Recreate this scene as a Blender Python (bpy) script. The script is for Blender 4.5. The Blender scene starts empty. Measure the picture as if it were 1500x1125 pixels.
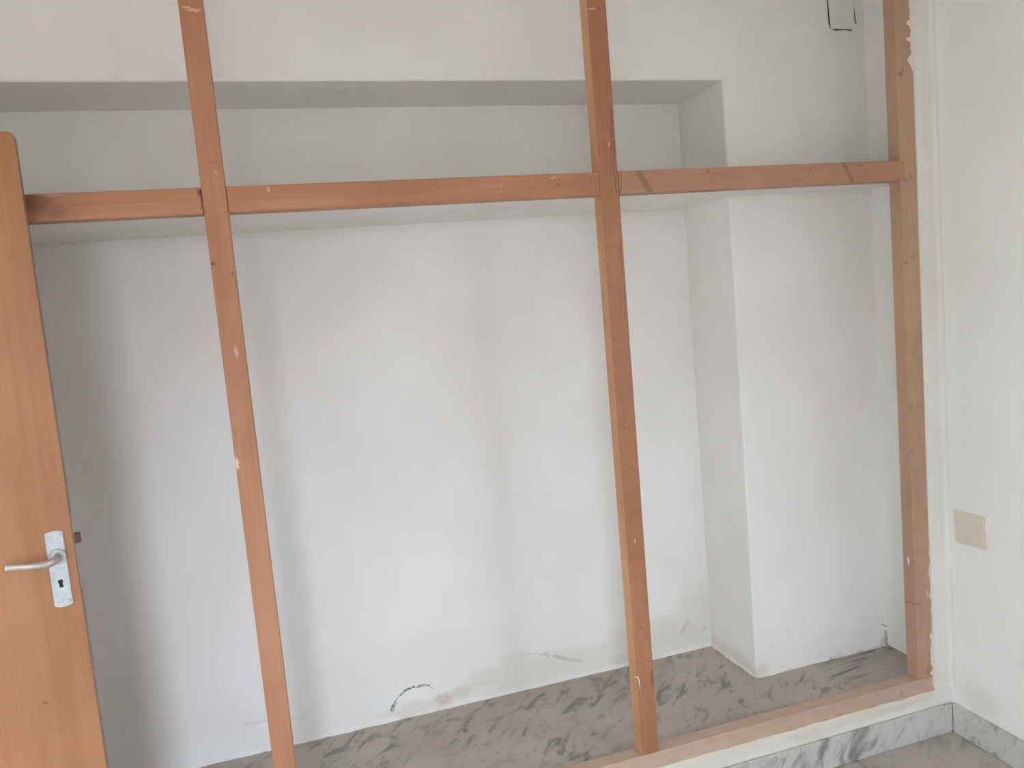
import bpy, bmesh, math, random
from mathutils import Vector, Matrix, noise
random.seed(4)
sc = bpy.context.scene
C = sc.collection

# ------------------------------------------------------------ camera
CAM = Vector((-2.07, -2.0335, 1.575)); YAW, PITCH, ROLL, FPX = 16.7552, -5.9122, -4.9864, 1156.6
y_, p_, r_ = (math.radians(a) for a in (YAW, PITCH, ROLL))
fwd = Vector((math.sin(y_)*math.cos(p_), math.cos(y_)*math.cos(p_), math.sin(p_)))
rt0 = Vector((math.cos(y_), -math.sin(y_), 0)); up0 = rt0.cross(fwd)
rt = rt0*math.cos(r_) + up0*math.sin(r_); up = rt.cross(fwd)
cam = bpy.data.objects.new('camera', bpy.data.cameras.new('camera')); C.objects.link(cam)
M = Matrix((rt, up, -fwd)).transposed().to_4x4(); M.translation = CAM
cam.matrix_world = M
cam.data.sensor_fit = 'HORIZONTAL'; cam.data.sensor_width = 36; cam.data.lens = 36*FPX/1500
cam.data.clip_start = 0.02
sc.camera = cam

# ------------------------------------------------------------ world (soft daylight) and view
w = bpy.data.worlds.new('daylight'); sc.world = w; w.use_nodes = True
nt = w.node_tree; nt.nodes.clear()
tc = nt.nodes.new('ShaderNodeTexCoord'); sp = nt.nodes.new('ShaderNodeSeparateXYZ')
rp = nt.nodes.new('ShaderNodeValToRGB'); bg = nt.nodes.new('ShaderNodeBackground'); ou = nt.nodes.new('ShaderNodeOutputWorld')
mr = nt.nodes.new('ShaderNodeMapRange'); mr.inputs[1].default_value = -1; mr.inputs[2].default_value = 1
nt.links.new(tc.outputs['Generated'], sp.inputs[0]); nt.links.new(sp.outputs[2], mr.inputs[0]); nt.links.new(mr.outputs[0], rp.inputs[0])
e = rp.color_ramp.elements
e[0].position = 0.44; e[0].color = (.19, .186, .172, 1)          # sunlit ground and houses below the horizon
e[1].position = 0.60; e[1].color = (.83, .98, 1.20, 1)          # pale sky
nt.links.new(rp.outputs[0], bg.inputs[0]); bg.inputs[1].default_value = 9.0
nt.links.new(bg.outputs[0], ou.inputs[0])
WX0, WX1, WZ0, WZ1, YR = -3.05, -2.2, 0.08, 2.15, -3.9           # the window in the rear wall
pl = bpy.data.lights.new('window_daylight', 'AREA'); pl.shape = 'RECTANGLE'; pl.size = WX1-WX0; pl.size_y = WZ1-WZ0
pl.cycles.is_portal = True
po = bpy.data.objects.new('window_daylight', pl); C.objects.link(po)
po.location = ((WX0+WX1)/2, YR-.1, (WZ0+WZ1)/2); po.rotation_euler = (math.pi/2, 0, 0)   # -Z faces +Y into the room
SY0, SY1, SZ0, SZ1 = -3.8, -2.25, 1.35, 2.0                      # unseen opening added in the right wall to fill the door's shadow
pl2 = bpy.data.lights.new('added_fill_daylight', 'AREA'); pl2.shape = 'RECTANGLE'; pl2.size = SY1-SY0; pl2.size_y = SZ1-SZ0; pl2.cycles.is_portal = True
po2 = bpy.data.objects.new('added_fill_daylight', pl2); C.objects.link(po2)
po2.location = (.06, (SY0+SY1)/2, (SZ0+SZ1)/2); po2.rotation_euler = (math.pi/2, 0, math.pi/2)   # faces -X into the room
vs = sc.view_settings; vs.view_transform = 'Standard'; vs.look = 'None'; vs.gamma = 1; vs.use_curve_mapping = False
vs.exposure = 1.03
sc.cycles.max_bounces = 8; sc.cycles.diffuse_bounces = 7; sc.cycles.use_adaptive_sampling = True; sc.cycles.adaptive_threshold = .04

# ------------------------------------------------------------ dimensions (metres; frame front at y = 0, room corner at x = 0)
A0, A1, B0, B1, D = -2.1823, -2.1275, -1.157, -1.1, .0485
C0, C1 = -.1387, -.0751
ZR0, ZR1, ZS, ZSB, ZF = 1.8454, 1.9077, .2081, .1568, .187
YB, YP, PX, ZB, ZSH = .5811, .2863, -.568, 2.2327, 1.8576
XL, ZC = -3.36, 2.75
ZK = .102

# ------------------------------------------------------------ material helpers
def lin(r, g, b):
    f = lambda c: (c/255/12.92 if c/255 <= .04045 else ((c/255+.055)/1.055)**2.4)
    return (f(r), f(g), f(b), 1)
class Mat:
    def __init__(s, name):
        s.m = bpy.data.materials.new(name); s.m.use_nodes = True
        s.nt = s.m.node_tree; s.b = s.nt.nodes['Principled BSDF']
        s.tc = s.n('TexCoord'); s.obj = s.tc.outputs['Object']
    def n(s, t): return s.nt.nodes.new('ShaderNode'+t)
    def l(s, a, b): s.nt.links.new(a, b)
    def mapping(s, rot=(0,0,0), scale=(1,1,1), src=None, loc=(0,0,0)):
        m = s.n('Mapping'); m.inputs['Rotation'].default_value = rot; m.inputs['Scale'].default_value = scale; m.inputs['Location'].default_value = loc
        s.l(src or s.obj, m.inputs[0]); return m.outputs[0]
    def noise(s, vec, scale=1, detail=4, rough=.55, dist=0, col=False):
        t = s.n('TexNoise'); t.inputs['Scale'].default_value = scale; t.inputs['Detail'].default_value = detail
        t.inputs['Roughness'].default_value = rough; t.inputs['Distortion'].default_value = dist
        s.l(vec, t.inputs['Vector']); return t.outputs['Color' if col else 'Fac']
    def ramp(s, fac, stops):
        r = s.n('ValToRGB'); el = r.color_ramp.elements
        while len(el) < len(stops): el.new(.5)
        for e_, (p, c) in zip(el, stops): e_.position = p; e_.color = c if len(c) == 4 else (*c, 1)
        s.l(fac, r.inputs[0]); return r.outputs[0]
    def rng(s, v, a, b, c=0., d=1.):
        m = s.n('MapRange'); m.interpolation_type = 'SMOOTHSTEP'
        for i, q in enumerate((a, b, c, d)): m.inputs[i+1].default_value = q
        s.l(v, m.inputs[0]); return m.outputs[0]
    def math(s, op, a, b):
        m = s.n('Math'); m.operation = op
        for i, q in enumerate((a, b)):
            if isinstance(q, (int, float)): m.inputs[i].default_value = q
            else: s.l(q, m.inputs[i])
        return m.outputs[0]
    def mix(s, fac, a, b, mode='MIX'):
        m = s.n('Mix'); m.data_type = 'RGBA'; m.blend_type = mode
        for sock, q in ((m.inputs[0], fac), (m.inputs[6], a), (m.inputs[7], b)):
            if isinstance(q, (int, float)): sock.default_value = q
            elif isinstance(q, tuple): sock.default_value = q
            else: s.l(q, sock)
        return m.outputs[2]
    def spots(s, lst, keep=(1, 0, 1), wob=.012, wscale=60):
        """lst: (a, b, ra, rb, strength) ellipses on the plane kept by `keep`, edges made ragged by noise"""
        nz = s.noise(s.obj, wscale, 3, .6, 0, True)
        sub = s.n('VectorMath'); sub.operation = 'SUBTRACT'; s.l(nz, sub.inputs[0]); sub.inputs[1].default_value = (.5,)*3
        mad = s.n('VectorMath'); mad.operation = 'MULTIPLY_ADD'; s.l(sub.outputs[0], mad.inputs[0]); mad.inputs[1].default_value = (wob,)*3; s.l(s.obj, mad.inputs[2])
        ax = [i for i in range(3) if keep[i]]; acc = None
        for (a, b, ra, rb, st) in lst:
            c = [0, 0, 0]; k = [0, 0, 0]
            c[ax[0]] = a; c[ax[1]] = b; k[ax[0]] = 1/ra; k[ax[1]] = 1/rb
            v = s.n('VectorMath'); v.operation = 'SUBTRACT'; s.l(mad.outputs[0], v.inputs[0]); v.inputs[1].default_value = c
            u = s.n('VectorMath'); u.operation = 'MULTIPLY'; s.l(v.outputs[0], u.inputs[0]); u.inputs[1].default_value = k
            ln = s.n('VectorMath'); ln.operation = 'LENGTH'; s.l(u.outputs[0], ln.inputs[0])
            m = s.rng(ln.outputs['Value'], 1.15, .35, 0., st)
            acc = m if acc is None else s.math('MAXIMUM', acc, m)
        return acc
    def strokes(s, lst, keep=(1, 0, 1), wob=.008, wscale=60):
        """lst: (a0, b0, a1, b1, radius, strength) soft-edged line segments on the plane kept by `keep`"""
        nz = s.noise(s.obj, wscale, 3, .6, 0, True)
        sub = s.n('VectorMath'); sub.operation = 'SUBTRACT'; s.l(nz, sub.inputs[0]); sub.inputs[1].default_value = (.5,)*3
        mad = s.n('VectorMath'); mad.operation = 'MULTIPLY_ADD'; s.l(sub.outputs[0], mad.inputs[0]); mad.inputs[1].default_value = (wob,)*3; s.l(s.obj, mad.inputs[2])
        ax = [i for i in range(3) if keep[i]]; acc = None
        for (a0, b0, a1, b1, r, st) in lst:
            A = [0, 0, 0]; Bd = [0, 0, 0]; A[ax[0]] = a0; A[ax[1]] = b0; Bd[ax[0]] = a1-a0; Bd[ax[1]] = b1-b0
            L2 = (a1-a0)**2+(b1-b0)**2
            v = s.n('VectorMath'); v.operation = 'SUBTRACT'; s.l(mad.outputs[0], v.inputs[0]); v.inputs[1].default_value = A
            k = s.n('VectorMath'); k.operation = 'MULTIPLY'; s.l(v.outputs[0], k.inputs[0]); k.inputs[1].default_value = keep
            d = s.n('VectorMath'); d.operation = 'DOT_PRODUCT'; s.l(k.outputs[0], d.inputs[0]); d.inputs[1].default_value = [c/L2 for c in Bd]
            cl = s.n('Clamp'); s.l(d.outputs['Value'], cl.inputs[0])
            q = s.n('VectorMath'); q.operation = 'SCALE'; q.inputs[0].default_value = Bd; s.l(cl.outputs[0], q.inputs['Scale'])
            di = s.n('VectorMath'); di.operation = 'DISTANCE'; s.l(k.outputs[0], di.inputs[0]); s.l(q.outputs[0], di.inputs[1])
            m = s.rng(di.outputs['Value'], r*1.2, r*.3, 0., st)
            acc = m if acc is None else s.math('MAXIMUM', acc, m)
        return acc
    def done(s, col, rough=.5, bump=None, bs=.1, bd=.01, spec=.5, metal=0.):
        if isinstance(col, tuple): s.b.inputs['Base Color'].default_value = col
        else: s.l(col, s.b.inputs['Base Color'])
        if isinstance(rough, float): s.b.inputs['Roughness'].default_value = rough
        else: s.l(rough, s.b.inputs['Roughness'])
        s.b.inputs['Specular IOR Level'].default_value = spec; s.b.inputs['Metallic'].default_value = metal
        if bump is not None:
            bp = s.n('Bump'); bp.inputs['Strength'].default_value = bs; bp.inputs['Distance'].default_value = bd
            s.l(bump, bp.inputs['Height']); s.l(bp.outputs[0], s.b.inputs['Normal'])
        return s.m

def plaster(name, c1=(238, 236, 231), c2=(233, 230, 224), stains=None, damp=None, keep=(1, 0, 1)):
    m = Mat(name)
    col = m.mix(m.rng(m.noise(m.obj, 2.3, 3), .35, .65), lin(*c1), lin(*c2))
    if damp:
        col = m.mix(m.spots(damp, keep, .05, 14), col, lin(196, 181, 152))
    if stains:
        k = m.math('MULTIPLY', m.strokes(stains, keep, .012, 70), m.rng(m.noise(m.obj, 150, 3, .6), .38, .56, .2, 1))
        col = m.mix(k, col, lin(92, 92, 88))
    h = m.math('ADD', m.noise(m.obj, 5, 2), m.math('MULTIPLY', m.noise(m.obj, 180, 3), .05))
    return m.done(col, .8, h, .10, .006, .2)

def wood(name, axis, light, mid, dark, knots_and_shade=(), pale=(), dust=0., face=(1, 0, 1), cathedral=False, lines=()):
    m = Mat(name)
    sc1 = [70, 70, 70]; sc1[axis] = 2.2
    sc2 = [9, 9, 9]; sc2[axis] = 1.1
    g1 = m.noise(m.mapping(scale=sc1), 1, 5, .6, .4); g2 = m.noise(m.mapping(scale=sc2), 1, 3, .5, .5)
    col = m.mix(m.rng(g2, .38, .62), lin(*light), lin(*mid))
    big = m.noise(m.obj, 3.2, 2); col = m.mix(m.rng(big, .35, .7, 0, .30), col, lin(*dark))
    col = m.mix(m.rng(m.noise(m.mapping(scale=[q*1.9 for q in sc1]), 1, 3), .56, .72, 0, .22), col, lin(min(255, light[0]+22), min(255, light[1]+22), min(255, light[2]+22)))
    col = m.mix(m.rng(g1, .48, .75, 0, .35), col, lin(*dark))
    if cathedral:
        wv = m.n('TexWave'); wv.wave_type = 'RINGS'; wv.inputs['Scale'].default_value = 9; wv.inputs['Distortion'].default_value = 3.5; wv.inputs['Detail'].default_value = 2
        s3 = [5, 5, 5]; s3[axis] = .55
        m.l(m.mapping(scale=s3, loc=(.3, .2, .9)), wv.inputs[0])
        col = m.mix(m.rng(wv.outputs['Fac'], .6, 1., 0, .16), col, lin(*dark))
    if knots_and_shade: col = m.mix(m.spots(knots_and_shade, face, .008, 90), col, lin(96, 58, 40))
    if lines: col = m.mix(m.strokes(lines, face, .005, 50), col, lin(86, 54, 38))
    if pale: col = m.mix(m.spots(pale, face, .012, 110), col, lin(232, 205, 180))
    if dust: col = m.mix(m.rng(m.noise(m.obj, 26, 4), .3, .7, dust*.6, dust), col, lin(194, 178, 158))
    return m.done(col, m.rng(g1, .3, .7, .42, .58), g1, .12, .002, .4)

def marble(name, base, base2, vein, rot, scale, amt=.9, thr=.56, seed=0., fine=.55):
    """rot turns the grain direction onto one axis, scale then stretches the clouds along it"""
    m = Mat(name)
    v = m.mapping(scale=scale, src=m.mapping(rot=rot), loc=(seed, seed*.7, seed*1.3))
    n1 = m.noise(v, 1, 5, .60, .7); n2 = m.noise(m.obj, 5.5, 3); n3 = m.noise(v, 2.1, 4, .6, .5)
    k = m.math('MULTIPLY', m.rng(n1, thr-.04, thr+.14), m.rng(n2, .34, .58, .25, 1))
    k = m.math('MAXIMUM', k, m.math('MULTIPLY', m.rng(n3, .56, .72), fine))
    col = m.mix(m.rng(m.noise(m.obj, 3.1, 3), .35, .65), lin(*base), lin(*base2))
    col = m.mix(m.math('MULTIPLY', k, amt), col, lin(*vein))
    return m.done(col, m.rng(m.noise(m.obj, 9, 3), .3, .7, .34, .5), m.noise(m.obj, 40, 3), .05, .002, .5)

def plain(name, rgb, rough=.5, metal=0., var=.06, spec=.5, scale=30):
    m = Mat(name); c = lin(*rgb); d = tuple(x*(1-var) for x in c[:3])+(1,)
    n = m.noise(m.obj, scale, 3)
    return m.done(m.mix(m.rng(n, .3, .7), c, d), rough, n, .04, .001, spec, metal)

# ------------------------------------------------------------ mesh helpers
def link(name, bm, mat, parent=None, smooth=False, local=False):
    """bm is in world coordinates unless local; children are stored relative to their (unrotated) parent"""
    if parent is not None and not local:
        o_ = Vector(parent.location)
        if parent.parent: o_ += Vector(parent.parent.location)
        bmesh.ops.translate(bm, verts=bm.verts, vec=-o_)
    bmesh.ops.recalc_face_normals(bm, faces=bm.faces)
    me = bpy.data.meshes.new(name); bm.to_mesh(me); bm.free()
    for mm in (mat if isinstance(mat, (list, tuple)) else [mat]): me.materials.append(mm)
    if smooth:
        for p in me.polygons: p.use_smooth = True
    o = bpy.data.objects.new(name, me); C.objects.link(o)
    if parent is not None: o.parent = parent
    return o
def empty(name, loc, rz=0, parent=None):
    o = bpy.data.objects.new(name, None); C.objects.link(o); o.location = loc; o.rotation_euler = (0, 0, rz)
    o.empty_display_size = .1
    if parent: o.parent = parent
    return o
def tag(o, label, cat, group=None, kind=None):
    o['label'] = label; o['category'] = cat
    if group: o['group'] = group
    if kind: o['kind'] = kind
    return o
def box(bm, x0, x1, y0, y1, z0, z1, bev=0., seg=2):
    r = bmesh.ops.create_cube(bm, size=1)
    vs_ = r['verts']
    for v in vs_:
        v.co = Vector((x0 if v.co.x < 0 else x1, y0 if v.co.y < 0 else y1, z0 if v.co.z < 0 else z1))
    if bev:
        es = {e for v in vs_ for e in v.link_edges}
        bmesh.ops.bevel(bm, geom=list(es), offset=bev, segments=seg, affect='EDGES', profile=.5)
    return bm
def bx(*a, **k): return box(bmesh.new(), *a, **k)
def prism(bm, pts, axis, a0, a1):
    """extrude polygon pts along axis: axis 'z' pts=(x,y); 'y' pts=(x,z); 'x' pts=(y,z)"""
    f = {'z': lambda p, t: (p[0], p[1], t), 'y': lambda p, t: (p[0], t, p[1]), 'x': lambda p, t: (t, p[0], p[1])}[axis]
    v0 = [bm.verts.new(f(p, a0)) for p in pts]; v1 = [bm.verts.new(f(p, a1)) for p in pts]; n = len(pts)
    bm.faces.new(v0); bm.faces.new(v1[::-1])
    for i in range(n): bm.faces.new((v0[i], v0[(i+1) % n], v1[(i+1) % n], v1[i]))
    return bm
def lathe(bm, prof, center, axis, n=24):
    """prof: (radius, offset along axis)"""
    ax = Vector(axis).normalized(); u = ax.orthogonal().normalized(); v = ax.cross(u); c = Vector(center)
    rings = []
    for r, t in prof:
        rings.append([bm.verts.new(c+ax*t+(u*math.cos(2*math.pi*i/n)+v*math.sin(2*math.pi*i/n))*max(r, 1e-5)) for i in range(n)])
    for a, b in zip(rings, rings[1:]):
        for i in range(n): bm.faces.new((a[i], a[(i+1) % n], b[(i+1) % n], b[i]))
    bm.faces.new(rings[0]); bm.faces.new(rings[-1][::-1])
    return bm
def tube(bm, pts, rads, n=14, flat=1.0, upv=(0, 0, 1)):
    P = [Vector(p) for p in pts]; rings = []
    for i, p in enumerate(P):
        t = (P[min(i+1, len(P)-1)]-P[max(i-1, 0)]).normalized()
        u = (Vector(upv)-t*Vector(upv).dot(t))
        u = u.normalized() if u.length > 1e-4 else t.orthogonal().normalized()
        v = t.cross(u)
        rings.append([bm.verts.new(p+(u*math.cos(2*math.pi*k/n)+v*math.sin(2*math.pi*k/n)*flat)*rads[i]) for k in range(n)])
    for a, b in zip(rings, rings[1:]):
        for k in range(n): bm.faces.new((a[k], a[(k+1) % n], b[(k+1) % n], b[k]))
    bm.faces.new(rings[0]); bm.faces.new(rings[-1][::-1])
    return bm
def bead(bm, p0, p1, outw, size=.007, seed=0, step=.012):
    """ragged plaster squeezed along the foot of a wall: a wedge of uneven thickness from p0 to p1"""
    p0, p1, ow = Vector(p0), Vector(p1), Vector(outw); L = (p1-p0).length; n = max(2, int(L/step)); prev = None
    for i in range(n+1):
        p = p0.lerp(p1, i/n)
        s = size*(.25+1.1*abs(noise.noise(Vector((i*step*9, seed*3.1, 0))))+.6*abs(noise.noise(Vector((i*step*45, seed*7.7, 2)))))
        ring = [bm.verts.new(p-ow*.004), bm.verts.new(p+ow*s), bm.verts.new(p+ow*s*.45+Vector((0, 0, s*1.3))), bm.verts.new(p-ow*.004+Vector((0, 0, s*3)))]
        if prev:
            for k in range(4): bm.faces.new((prev[k], prev[(k+1) % 4], ring[(k+1) % 4], ring[k]))
        else: bm.faces.new(ring)
        prev = ring
    bm.faces.new(prev[::-1])
def uneven(bm, amp=.002, freq=1.6, seed=0):
    for v in bm.verts:
        v.co += Vector((noise.noise(v.co*freq+Vector((seed, 0, 0))), noise.noise(v.co*freq+Vector((0, seed+5, 0))), 0))*amp

# ------------------------------------------------------------ materials
arc = [(-1.811, .226, -1.806, .240, .0085, .9), (-1.806, .240, -1.792, .261, .0045, .75), (-1.792, .261, -1.776, .274, .0030, .55), (-1.776, .274, -1.754, .286, .0055, .95),
       (-1.754, .286, -1.732, .290, .0060, 1), (-1.722, .287, -1.697, .289, .0052, .95), (-1.697, .289, -1.680, .284, .0055, .85), (-1.680, .284, -1.664, .268, .0035, .5), (-1.806, .236, -1.792, .246, .0045, .4)]
marks = [(-1.33, .318, -1.27, .310, .006, .14), (-1.262, .305, -1.232, .296, .007, .28), (-1.215, .288, -1.165, .264, .008, .34), (-1.165, .264, -1.11, .246, .008, .22),
         (-1.03, .282, -1.0, .284, .005, .15), (-.705, .25, -.69, .272, .007, .18), (-.688, .272, -.664, .304, .010, .26), (-.60, .25, -.595, .27, .006, .2), (-2.28, .293, -2.22, .289, .007, .16), (-2.15, .276, -2.10, .27, .006, .1)]
damp = [(-1.63, .226, .055, .026, .62), (-1.56, .238, .06, .03, .42), (-1.47, .258, .10, .045, .30), (-1.36, .29, .10, .06, .20), (-1.72, .21, .16, .03, .25), (-1.2, .25, .30, .07, .25), (-.75, .28, .3, .09, .28), (-.62, .33, .10, .16, .25), (-1.0, .22, .9, .03, .22)]
M_back = plaster('plaster_back', stains=arc+marks, damp=damp)
M_wall = plaster('plaster_white')
M_pillar = plaster('plaster_pillar', stains=[(-.006, .19, -.008, .235, .010, .6), (-.006, .262, -.022, .270, .005, .5), (-.03, .19, -.14, .19, .005, .35), (-.2, .19, -.26, .19, .006, .4), (-.42, .19, -.46, .19, .004, .3)], damp=[(-.01, .20, .02, .04, .5), (-.55, .20, .04, .05, .3)])
M_right = plaster('plaster_right', (241, 242, 237), (237, 238, 232), damp=[(-.10, .16, .10, .07, .22), (-.3, .35, .05, .06, .2)], keep=(0, 1, 1))
M_strip = plaster('plaster_curb', (228, 226, 219), (222, 218, 209), damp=[(-.6, .128, .4, .025, .3), (-.25, .135, .2, .02, .4), (-.95, .13, .2, .03, .3)])
def flat_paint(name):
    m = Mat(name); return m.done(m.mix(m.rng(m.noise(m.obj, 2.3, 1), .35, .65), lin(238, 236, 231), lin(233, 230, 224)), .8, None, spec=.2)
M_ceil = flat_paint('paint_ceiling'); M_room = flat_paint('paint_room')
M_smear = plaster('plaster_smear', (226, 219, 206), (219, 209, 192))
wl, wm, wd = (183, 130, 97), (172, 118, 86), (146, 97, 69)
FL = Vector((-1.6, 0, ZSB))                                    # base of the closet frame
def KL(lst): return [(a-FL.x, b-FL.z, c-FL.x, d-FL.z, r, s) for a, b, c, d, r, s in lst]
def K(lst): return [(a-FL.x, b-FL.z, ra, rb, s) for a, b, ra, rb, s in lst]
M_postA = wood('pine_post_a', 2, wl, wm, wd, K([(-2.176, 1.728, .006, .007, .8), (-2.135, 1.70, .004, .008, .5), (-2.15, 1.965, .02, .006, .15)]),
               K([(-2.149, 1.513, .006, .018, .40), (-2.179, 1.24, .005, .02, .75), (-2.15, 2.312, .02, .004, .55), (-2.165, 2.318, .012, .003, .6), (-2.145, 1.94, .004, .005, .3)]))
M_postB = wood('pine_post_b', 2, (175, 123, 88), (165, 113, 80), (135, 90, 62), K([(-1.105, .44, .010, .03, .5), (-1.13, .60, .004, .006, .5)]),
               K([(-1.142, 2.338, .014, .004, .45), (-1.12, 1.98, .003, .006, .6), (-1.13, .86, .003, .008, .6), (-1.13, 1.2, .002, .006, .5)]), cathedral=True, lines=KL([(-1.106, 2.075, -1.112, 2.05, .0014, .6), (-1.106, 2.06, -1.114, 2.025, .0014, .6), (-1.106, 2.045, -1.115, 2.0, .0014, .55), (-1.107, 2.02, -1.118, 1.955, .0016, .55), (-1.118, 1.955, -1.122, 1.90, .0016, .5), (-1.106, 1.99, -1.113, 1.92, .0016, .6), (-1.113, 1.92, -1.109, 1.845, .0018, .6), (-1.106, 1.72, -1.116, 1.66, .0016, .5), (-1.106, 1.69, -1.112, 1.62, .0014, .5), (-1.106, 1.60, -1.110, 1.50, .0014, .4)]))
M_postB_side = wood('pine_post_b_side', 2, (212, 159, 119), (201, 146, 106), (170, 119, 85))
M_railL = wood('pine_rail_l', 0, wl, wm, wd, K([(-2.53, 1.89, .035, .03, .45), (-2.495, 1.868, .025, .018, .3), (-2.187, 1.895, .007, .012, .75)]), K([(-2.50, 1.905, .03, .006, .2)]), lines=KL([(-2.186, 1.86, -2.185, 1.905, .0016, .7)]))  # first two dark spots paint the door's contact shadow onto the rail
M_railM = wood('pine_rail_m', 0, (183, 129, 96), (172, 117, 86), (148, 98, 71), K([(-1.28, 1.879, .0045, .0035, .8)]), K([(-2.03, 1.897, .004, .008, .55), (-1.95, 1.862, .14, .016, .10), (-1.44, 1.885, .002, .008, .4), (-1.29, 1.897, .012, .003, .4)]))
M_railR = wood('pine_rail_r', 0, (184, 133, 104), (173, 121, 93), (147, 99, 75), K([(-.82, 1.899, .008, .005, .5), (-.295, 1.897, .012, .006, .4), (-.27, 1.853, .03, .004, .3)]), K([(-.66, 1.868, .03, .02, .14)]), dust=.12,
               lines=KL([(-1.038, 1.900, -1.020, 1.872, .010, .5), (-1.020, 1.872, -1.008, 1.852, .013, .45), (-.352, 1.904, -.338, 1.884, .007, .45), (-.338, 1.884, -.322, 1.852, .008, .5), (-.468, 1.895, -.48, 1.87, .003, .3), (-1.094, 1.846, -1.092, 1.907, .002, .6)]))
M_jamb = wood('pine_jamb', 2, (185, 139, 108), (174, 128, 98), (147, 103, 77), K([(-.125, 2.168, .010, .008, .75), (-.118, 2.178, .006, .010, .6), (-.12, 1.845, .014, .008, .6), (-.10, 1.855, .010, .01, .5), (-.13, 1.59, .008, .006, .7), (-.105, 1.605, .012, .006, .45), (-.13, 1.13, .008, .02, .4), (-.133, .99, .006, .012, .6), (-.13, .47, .015, .006, .75), (-.095, .235, .014, .02, .5)]),
              K([(-.09, .5, .006, .016, .5), (-.085, .56, .004, .01, .4)]), dust=.34)
M_sill = wood('pine_sill', 0, (197, 153, 125), (184, 138, 110), (156, 112, 86), K([(-.21, .178, .010, .012, .7)]), K([(-1.0, .165, .05, .006, .3), (-.75, .163, .06, .005, .3)]), dust=.75)
M_door = wood('door_veneer', 2, (170, 119, 81), (162, 111, 73), (143, 94, 62), [(.70, .78, .006, .005, .5), (.655, 1.48, .006, .004, .4), (.69, 1.57, .005, .008, .35)])
M_dooredge = wood('door_edge_band', 2, (140, 106, 84), (128, 94, 74), (104, 78, 64), dust=.2)
M_clA = marble('marble_closet_a', (186, 176, 163), (174, 164, 152), (108, 103, 97), (0, 0, -.80), (9, 23, 23), .82, .53)
M_clB = marble('marble_closet_b', (178, 169, 159), (168, 159, 150), (106, 102, 98), (0, 0, -.10), (3.5, 30, 30), .9, .52, 3.)
M_sk = marble('marble_skirting', (203, 202, 194), (194, 192, 184), (118, 120, 115), (0, 1.0, 0), (7, 7, 18), .85, .52, 5.)
M_skR = marble('marble_skirting_right', (206, 207, 199), (198, 199, 191), (118, 121, 116), (-2.1, 0, 0), (20, 9, 20), .9, .55, 8.)
M_tile = marble('marble_floor', (190, 180, 173), (178, 166, 160), (140, 136, 128), (0, 0, -.8), (7, 17, 17), .7, .54, 2.)
M_grout = plain('grout', (150, 144, 136), .9)
M_alu = plain('aged_aluminium', (186, 193, 193), .45, .25, .16, .4, 120)
M_lever = plain('worn_lever_metal', (196, 186, 176), .42, .6, .22, .4, 60)
M_dark = plain('dark_hole', (40, 36, 34), .9)
M_brown = plain('lacquered_latch', (120, 82, 70), .5, .2)
M_plate = plain('beige_plastic', (226, 219, 199), .45, 0, .04, .5, 20)
M_crack = plain('crack_dirt', (96, 96, 89), .95, 0, .35, .1, 200)

# ------------------------------------------------------------ room shell
fl = link('floor', bx(XL-.1, 0.1, YR-.1, .6, -.12, -.008), M_grout)
tag(fl, 'pinkish grey marble tile floor in front of the raised closet', 'floor', kind='structure')
tb = bx(-.1985, .1985, -.1985, .1985, -.008, 0, bev=.0012, seg=1); tile0 = None
for j in range(10):
    for i in range(9):
        cx, cy = -.2-.4*i-.006, -.2075-.4*j
        if cx < XL+.19: continue
        if tile0 is None: tile0 = link('tile', tb, M_tile, fl, local=True); o = tile0
        else: o = tile0.copy(); C.objects.link(o); o.parent = fl
        o.location = (cx, cy, 0)
bm = bx(0, .12, SY1, YB+.1, 0, ZC); box(bm, 0, .12, YR, SY0, 0, ZC); box(bm, 0, .12, SY0, SY1, 0, SZ0); box(bm, 0, .12, SY0, SY1, SZ1, ZC)
bead(bm, (0, .05, ZF), (0, YP, ZF), (-1, 0, 0), .006, 3)
tag(link('wall_right', bm, M_right), 'smooth white room wall on the right holding the beige plate', 'wall', kind='structure')
# narrow strip of wall between the jamb and the corner, with a soft coved corner, on top of the plastered kerb
bm = bmesh.new(); R_ = .016
prof = [(C1+.0025, .075), (C1+.0025, .004), (C1+.007, .0008), (C1+.012, 0)] + [(-R_+R_*math.sin(t), -R_+R_*math.cos(t)) for t in [i*math.pi/12 for i in range(7)]] + [(.0, .075)]
prism(bm, prof, 'z', ZSB, ZC)
box(bm, XL, 0, 0, .06, 0, ZSB, .004)
tag(link('wall_front', bm, M_strip), 'white plastered kerb under the closet sill with narrow strip beside the jamb', 'wall', kind='structure')
bm = bx(XL, 0.05, YB, YB+.12, 0, ZC)
bead(bm, (XL, YB, ZF), (PX, YB, ZF), (0, -1, 0), .009, 1)
tag(link('wall_back', bm, M_back), 'white closet back wall with mould arc and damp patches near the floor', 'wall', kind='structure')
bm = bx(PX, 0.01, YP, YB+.05, 0, ZC, .007, 3)
bead(bm, (PX+.004, YP, ZF), (0, YP, ZF), (0, -1, 0), .007, 2)
bead(bm, (PX, YP+.004, ZF), (PX, YB, ZF), (-1, 0, 0), .007, 4)
tag(link('pillar', bm, M_pillar), 'white plastered square pillar in the right back corner of the closet', 'pillar', kind='structure')
tag(link('beam', bx(XL, PX+.01, YP+.001, YB+.05, ZB, ZC, .007, 3), M_wall), 'white plastered ceiling beam along the closet back wall', 'beam', kind='structure')
tag(link('wall_left', box(box(bx(XL-.12, XL, -.215, YB+.1, 0, ZC), XL-.12, XL, YR, -1.04, 0, ZC), XL-.12, XL, -1.04, -.215, 2.06, ZC), M_room), 'white room wall with the open doorway on the left', 'wall', kind='structure')
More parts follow.
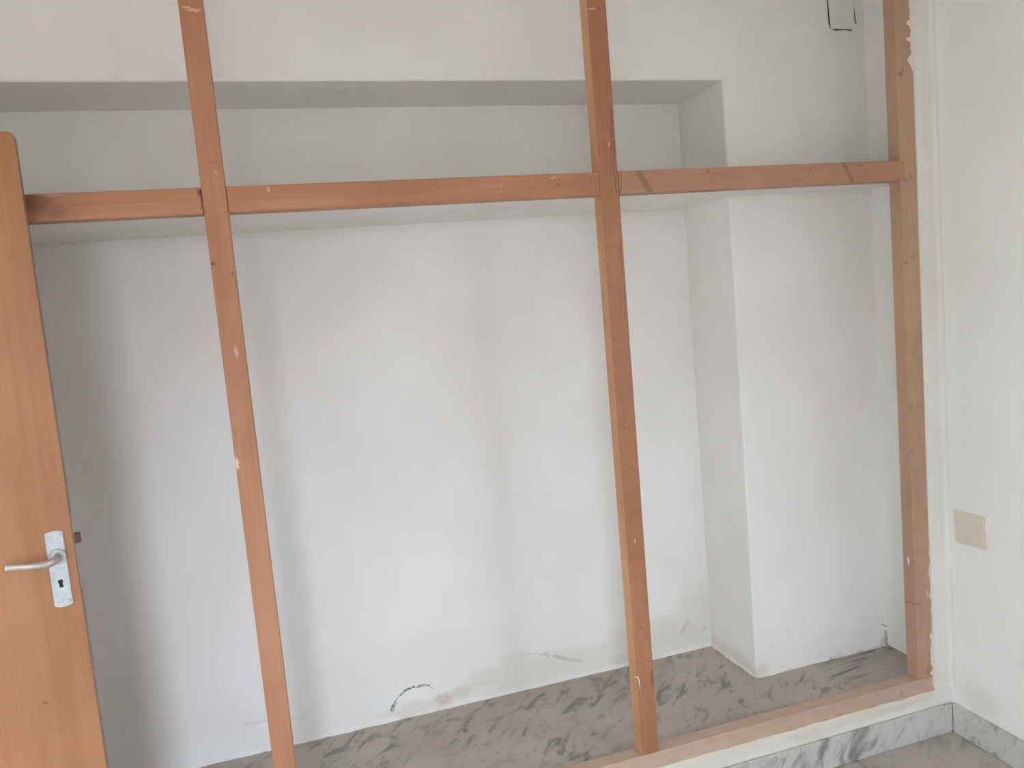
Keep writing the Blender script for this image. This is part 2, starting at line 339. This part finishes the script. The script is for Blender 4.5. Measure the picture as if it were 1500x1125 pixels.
tag(link('wall_hall', bx(XL-1.5, XL-1.4, -2.6, 1.2, 0, ZC), M_room), 'white hallway wall beyond the open doorway', 'wall', kind='structure')
bm = bx(XL-.12, WX0, YR-.2, YR, 0, ZC); box(bm, WX1, .12, YR-.2, YR, 0, ZC); box(bm, WX0, WX1, YR-.2, YR, 0, WZ0); box(bm, WX0, WX1, YR-.2, YR, WZ1, ZC)
tag(link('wall_rear', bm, M_room), 'white rear wall with the window that lights the room', 'wall', kind='structure')
tag(link('ceiling', bx(XL-1.5, .12, YR-.2, YB+.1, ZC, ZC+.1), M_ceil), 'white ceiling above room and closet', 'ceiling', kind='structure')
# hall floor
tag(link('floor_hall', bx(XL-1.5, XL-.1, -2.6, 1.2, -.1, -.002), M_tile), 'marble hallway floor beyond the doorway', 'floor', kind='structure')
# window frame in the rear wall
wr = empty('window_1', ((WX0+WX1)/2, YR-.1, WZ0)); tag(wr, 'tall wooden balcony window frame in the rear wall', 'window', kind='structure')
for a in ((WX0, WX0+.05, WZ0, WZ1), (WX1-.05, WX1, WZ0, WZ1)): link('window_stile', bx(a[0], a[1], YR-.12, YR-.06, a[2], a[3], .004), M_postA, wr)
for z in (WZ0, WZ1-.05): link('window_rail', bx(WX0+.05, WX1-.05, YR-.12, YR-.06, z, z+.05, .004), M_postA, wr)

wr = empty('added_fill_window', (.06, (SY0+SY1)/2, SZ0)); tag(wr, 'added unseen window frame in the right wall that lets in fill light', 'window', kind='structure')  # frame of the opening added behind the camera for fill light
for a in (SY0, SY1-.05): link('window_stile', bx(.04, .09, a, a+.05, SZ0, SZ1, .004), M_postA, wr)
for z in (SZ0, SZ1-.05): link('window_rail', bx(.04, .09, SY0+.05, SY1-.05, z, z+.05, .004), M_postA, wr)

# closet floor: raised plinth with marble slabs
pf = link('floor_closet', bx(XL, 0, .06, YB, 0, ZF-.016), M_grout)
tag(pf, 'raised closet floor of grey veined marble slabs', 'floor', kind='structure')
for i, (a, b) in enumerate(((-.34, 0), (-.84, -.34), (-1.34, -.84), (-1.84, -1.34), (-2.34, -1.84), (-2.84, -2.34), (XL, -2.84))):
    link('slab', bx(a+.0002, b-.0002, D+.003, YB, ZF-.016, ZF, .0003, 1), M_clB if i == 0 else M_clA, pf)

# marble skirtings
bf = link('baseboard_front', bx(XL, -.012, -.002, .001, 0, ZK-.002), M_grout)
tag(bf, 'grey veined marble skirting along the foot of the closet kerb', 'skirting', kind='structure')
xs = [-.011, -.41, -.81, -1.21, -1.61, -2.01, -2.41]
for a, b in zip(xs[1:], xs): link('skirting_slab', bx(a+.0004, b-.0004, -.0115, -.002, 0.0005, ZK, .002, 2), M_sk, bf)
br = link('baseboard_right', bx(-.002, .001, YR, -.012, 0, ZK-.002), M_grout)
tag(br, 'grey veined marble skirting along the foot of the right wall', 'skirting', kind='structure')
for k in range(9):
    y1 = -.012-.4*k; link('skirting_slab', bx(-.0115, -.002, y1-.3992, y1-.0004, 0.0005, ZK, .002, 2), M_skR, br)

# ------------------------------------------------------------ shelf
tag(link('closet_shelf', bx(XL, 0, D+.001, YB, ZSH, ZSH+.036, .004, 2), M_wall), 'white plastered shelf slab behind the wooden rail', 'shelf')

# ------------------------------------------------------------ wooden closet frame
fr = empty('built_in_closet', FL); tag(fr, 'orange pine closet frame without doors fixed before the white niche', 'closet frame')
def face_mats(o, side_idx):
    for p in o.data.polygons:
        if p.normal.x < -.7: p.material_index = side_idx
ZT = ZC-.06
def stick(name, x0, x1, z0, z1, mat, label=None, bev=.0025, y0=0, y1=D):
    o = link(name, bx(x0, x1, y0, y1, z0, z1, bev, 2), mat, fr)
    if label: o['label'] = label
    return o
stick('post', A0, A1, ZS, ZT, M_postA)
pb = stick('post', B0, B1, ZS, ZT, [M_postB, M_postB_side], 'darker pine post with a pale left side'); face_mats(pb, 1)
jm = stick('jamb', C0, C1, ZS, ZT, M_jamb, 'dusty jamb post smeared with plaster at its outer edge')
stick('jamb', XL+.001, XL+.06, ZS, ZT, M_postA)
stick('rail', XL+.06, A0-.0008, ZR0, ZR1, M_railL, y0=.0008)
stick('rail', A1+.0008, B0-.0008, ZR0, ZR1, M_railM, y0=.0008)
stick('rail', B1+.0008, C0+.018, ZR0, ZR1, M_railR, y0=-.0006)
stick('sill', XL+.001, C1+.002, ZSB, ZS, M_sill, 'dusty pale sill rail under the posts')
stick('head_rail', XL+.001, C1, ZT, ZC-.001, M_postA)
# plaster left on the wood
def patch(name, outline, y, th, mat, parent):
    bm = bmesh.new(); prism(bm, outline, 'y', y-th, y+.001)
    return link(name, bm, mat, parent)
def rag(z0, z1, xin, xout, n, seed):
    L = [(xin+(.010*noise.noise(Vector((i*.9, seed, 0)))+.006*noise.noise(Vector((i*2.7, seed, 4)))), z0+(z1-z0)*i/n) for i in range(n+1)]
    L[0] = (xout-.001, z0); L[-1] = (min(L[-1][0], xout-.002), z1)
    return L+[(xout, z1), (xout, z0)]
smear = [(C1+.004, 2.172), (-.080, 2.176), (-.083, 2.186), (-.090, 2.197), (-.099, 2.209), (-.094, 2.216), (-.086, 2.224), (-.081, 2.234), (-.086, 2.246), (-.083, 2.262), (-.099, 2.269), (-.101, 2.274), (-.086, 2.279),
         (-.081, 2.297), (-.086, 2.311), (-.097, 2.314), (-.096, 2.322), (-.084, 2.330), (-.083, 2.36), (-.085, 2.388), (-.080, 2.42), (-.084, 2.5), (-.08, 2.6), (-.083, ZT), (C1+.004, ZT)]
patch('plaster_smear', smear, 0, .0012, M_smear, fr)
patch('plaster_smear', rag(.40, .72, C1-.003, C1+.004, 22, 3), 0, .0012, M_smear, fr)
patch('plaster_smear', rag(ZSB+.006, .36, C1-.008, C1+.004, 16, 6), 0, .0016, M_smear, fr)
bm = bmesh.new(); prism(bm, [(.020, .598), (.026, .601), (.029, .612), (.027, .624), (.022, .627), (.018, .616)], 'x', C0-.0012, C0+.001)
link('paint_chip', bm, M_smear, fr)
# ragged plaster squeezed over the lower edge of the sill
n = 150; lo, hi = [], []
for i in range(n+1):
    x = -2.2+(2.2+C1)*i/n
    h = .003+.006*noise.noise(Vector((x*7, 1, 0)))+.006*noise.noise(Vector((x*26, 2, 0)))
    hi.append((x, ZSB+max(h, -.001))); lo.append((x, ZSB-.012))
patch('plaster_edge', lo+hi[::-1], 0, .002, M_smear, fr)
# curled peel of white paint on the darker post
pts = [(-1.1600, -.0005+.012, .4500), (-1.1585, -.002, .4560), (-1.1560, -.004, .4565), (-1.1520, -.004, .4500), (-1.1500, -.004, .4380), (-1.1490, -.003, .4200), (-1.1485, -.001, .408)]
link('paint_peel', tube(bmesh.new(), pts, [.0012, .0016, .0018, .002, .002, .0017, .0008], 8, .6), M_smear, fr, True)

# ------------------------------------------------------------ the open door on the left
TH = math.radians(8); DW = .80; EX, EY = -2.535, -.09
dr = empty('door_1', (EX-DW*math.cos(TH), EY-DW*math.sin(TH), 0), TH)
tag(dr, 'orange wood veneer door standing open in front of the closet', 'door', kind='structure')
bm = bmesh.new(); r = .012; zt = 2.024
out = [(0, .012), (DW, .012)] + [(DW-r+r*math.cos(t), zt-r+r*math.sin(t)) for t in [k*math.pi/16 for k in range(9)]] + [(0, zt)]
prism(bm, out, 'y', 0, .04)
es = [e_ for e_ in bm.edges if abs(e_.verts[0].co.y-e_.verts[1].co.y) < 1e-6]
bmesh.ops.bevel(bm, geom=es, offset=.004, segments=3, affect='EDGES', profile=.5)
leaf = link('door_leaf', bm, [M_door, M_dooredge], dr, local=True)
for p in leaf.data.polygons:
    if p.normal.x > .75: p.material_index = 1
px = DW-.0365                                                     # axis of the lock plate
bm = bmesh.new(); hw = .0182; z0, z1 = .988, 1.161
o_ = []
for k in range(9): t = -1+2*k/8; o_.append((px+hw*t*.97, z1-.0035*t*t-.001*(abs(t) > .9)))
for k in range(9): t = 1-2*k/8; o_.append((px+hw*t, z0+.0035*t*t+.001*(abs(t) > .9)))
prism(bm, o_, 'y', -.0032, .0005)
fe = [e_ for e_ in bm.edges if e_.verts[0].co.y < -.003 and e_.verts[1].co.y < -.003]
bmesh.ops.bevel(bm, geom=fe, offset=.0012, segments=2, affect='EDGES')
plate = link('lock_plate', bm, M_alu, dr, local=True); plate['label'] = 'pale aluminium lock plate'
for sx, sz in ((-.0125, z1-.012), (.0115, z1-.010), (.0125, z0+.012), (-.011, z0+.011)):
    bm = lathe(bmesh.new(), [(.0032, .0005), (.0032, -.0040), (.0024, -.0046), (0, -.0047)], (px+sx, 0, sz), (0, 1, 0), 12)
    link('screw', bm, M_lever, plate, local=True)
kz = 1.041
bm = bmesh.new(); prism(bm, [(px-.0045, kz+.009), (px+.004, kz+.0095), (px+.005, kz+.004), (px+.0032, kz), (px+.0052, kz-.008), (px-.0034, kz-.0085), (px-.0028, kz-.001), (px-.005, kz+.004)], 'y', -.0036, -.002)
link('keyhole', bm, M_dark, plate, local=True)
rz = 1.103
bm = lathe(bmesh.new(), [(.0175, 0), (.0175, -.006), (.0165, -.0085), (.0145, -.0095), (.0125, -.0085), (.0115, -.012)], (px+.002, 0, rz), (0, 1, 0), 28)
link('collar', bm, M_alu, plate, True, True)
lv = [(px+.002, -.004, rz), (px+.002, -.022, rz), (px, -.033, rz), (px-.006, -.041, rz-.001), (px-.016, -.045, rz-.003), (px-.032, -.046, rz-.0022), (px-.054, -.046, rz+.0010), (px-.074, -.045, rz+.0038), (px-.0895, -.044, rz+.006), (px-.092, -.044, rz+.0065)]
bm = tube(bmesh.new(), lv, [.0095, .0092, .0092, .0092, .0090, .0084, .0080, .0080, .0084, .0066], 16, .85)
h = link('lever_handle', bm, M_lever, dr, True, True); h['label'] = 'worn silver lever handle'
bm = bmesh.new(); prism(bm, [(DW-.002, .012), (DW+.004, .012), (DW+.0125, .020), (DW+.0125, .028), (DW-.002, .028)], 'z', 1.121, 1.143)
link('latch_bolt', bm, M_brown, dr, local=True)['label'] = 'brown latch bolt'
link('lock_faceplate', bx(DW-.001, DW+.0008, .010, .030, 1.02, 1.19, .0005, 1), M_lever, dr, local=True)
for z in (.25, 1.05, 1.8): link('hinge', lathe(bmesh.new(), [(.007, -.045), (.007, .045)], (-.004, -.004, z), (0, 0, 1), 12), M_lever, dr, True, True)

# ------------------------------------------------------------ small fittings
wp = empty('wall_plate', (0, -.096, .726)); tag(wp, 'blank beige plastic switch plate on the right wall', 'wall plate')
def on_wall(bm):
    bmesh.ops.rotate(bm, verts=bm.verts, cent=(0, 0, 0), matrix=Matrix.Rotation(math.radians(-1.2), 3, 'X')); return bm
link('plate_rim', on_wall(bx(-.006, .001, -.060, .060, -.0535, .0535, .0022, 2)), M_plate, wp, local=True)
link('cover_panel', on_wall(bx(-.0075, -.004, -.052, .052, -.0455, .0455, .0012, 2)), M_plate, wp, local=True)
jb = empty('junction_box_cover', (-.09, YP, 2.46)); tag(jb, 'square junction box lid painted white with dark cracked edges on the pillar', 'junction box')
link('lid', bx(-.139, -.040, YP-.0022, YP+.001, 2.403, 2.52, .0015, 2), M_pillar, jb)
def crack(pts, wid):
    n = len(pts); P = [Vector((a, 0, b)) for a, b in pts]; L, R = [], []
    for i in range(n):
        t = (P[min(i+1, n-1)]-P[max(i-1, 0)]).normalized(); q = Vector((-t.z, 0, t.x))*wid[i]
        L.append((P[i].x+q.x, P[i].z+q.z)); R.append((P[i].x-q.x, P[i].z-q.z))
    bm = bmesh.new(); prism(bm, L+R[::-1], 'y', YP-.0012, YP+.0005); link('cracked_edge', bm, M_crack, jb)
crack([(-.1465, 2.52), (-.1455, 2.47), (-.1445, 2.445), (-.1425, 2.42), (-.139, 2.401)], [.0022, .0020, .0028, .0032, .0012])
crack([(-.135, 2.3985), (-.115, 2.3965), (-.095, 2.3975), (-.07, 2.397), (-.052, 2.3955)], [.0006, .0030, .0016, .0016, .0022])
crack([(-.044, 2.52), (-.040, 2.47), (-.037, 2.44), (-.034, 2.418), (-.028, 2.421)], [.0011, .0013, .0016, .0020, .0005])
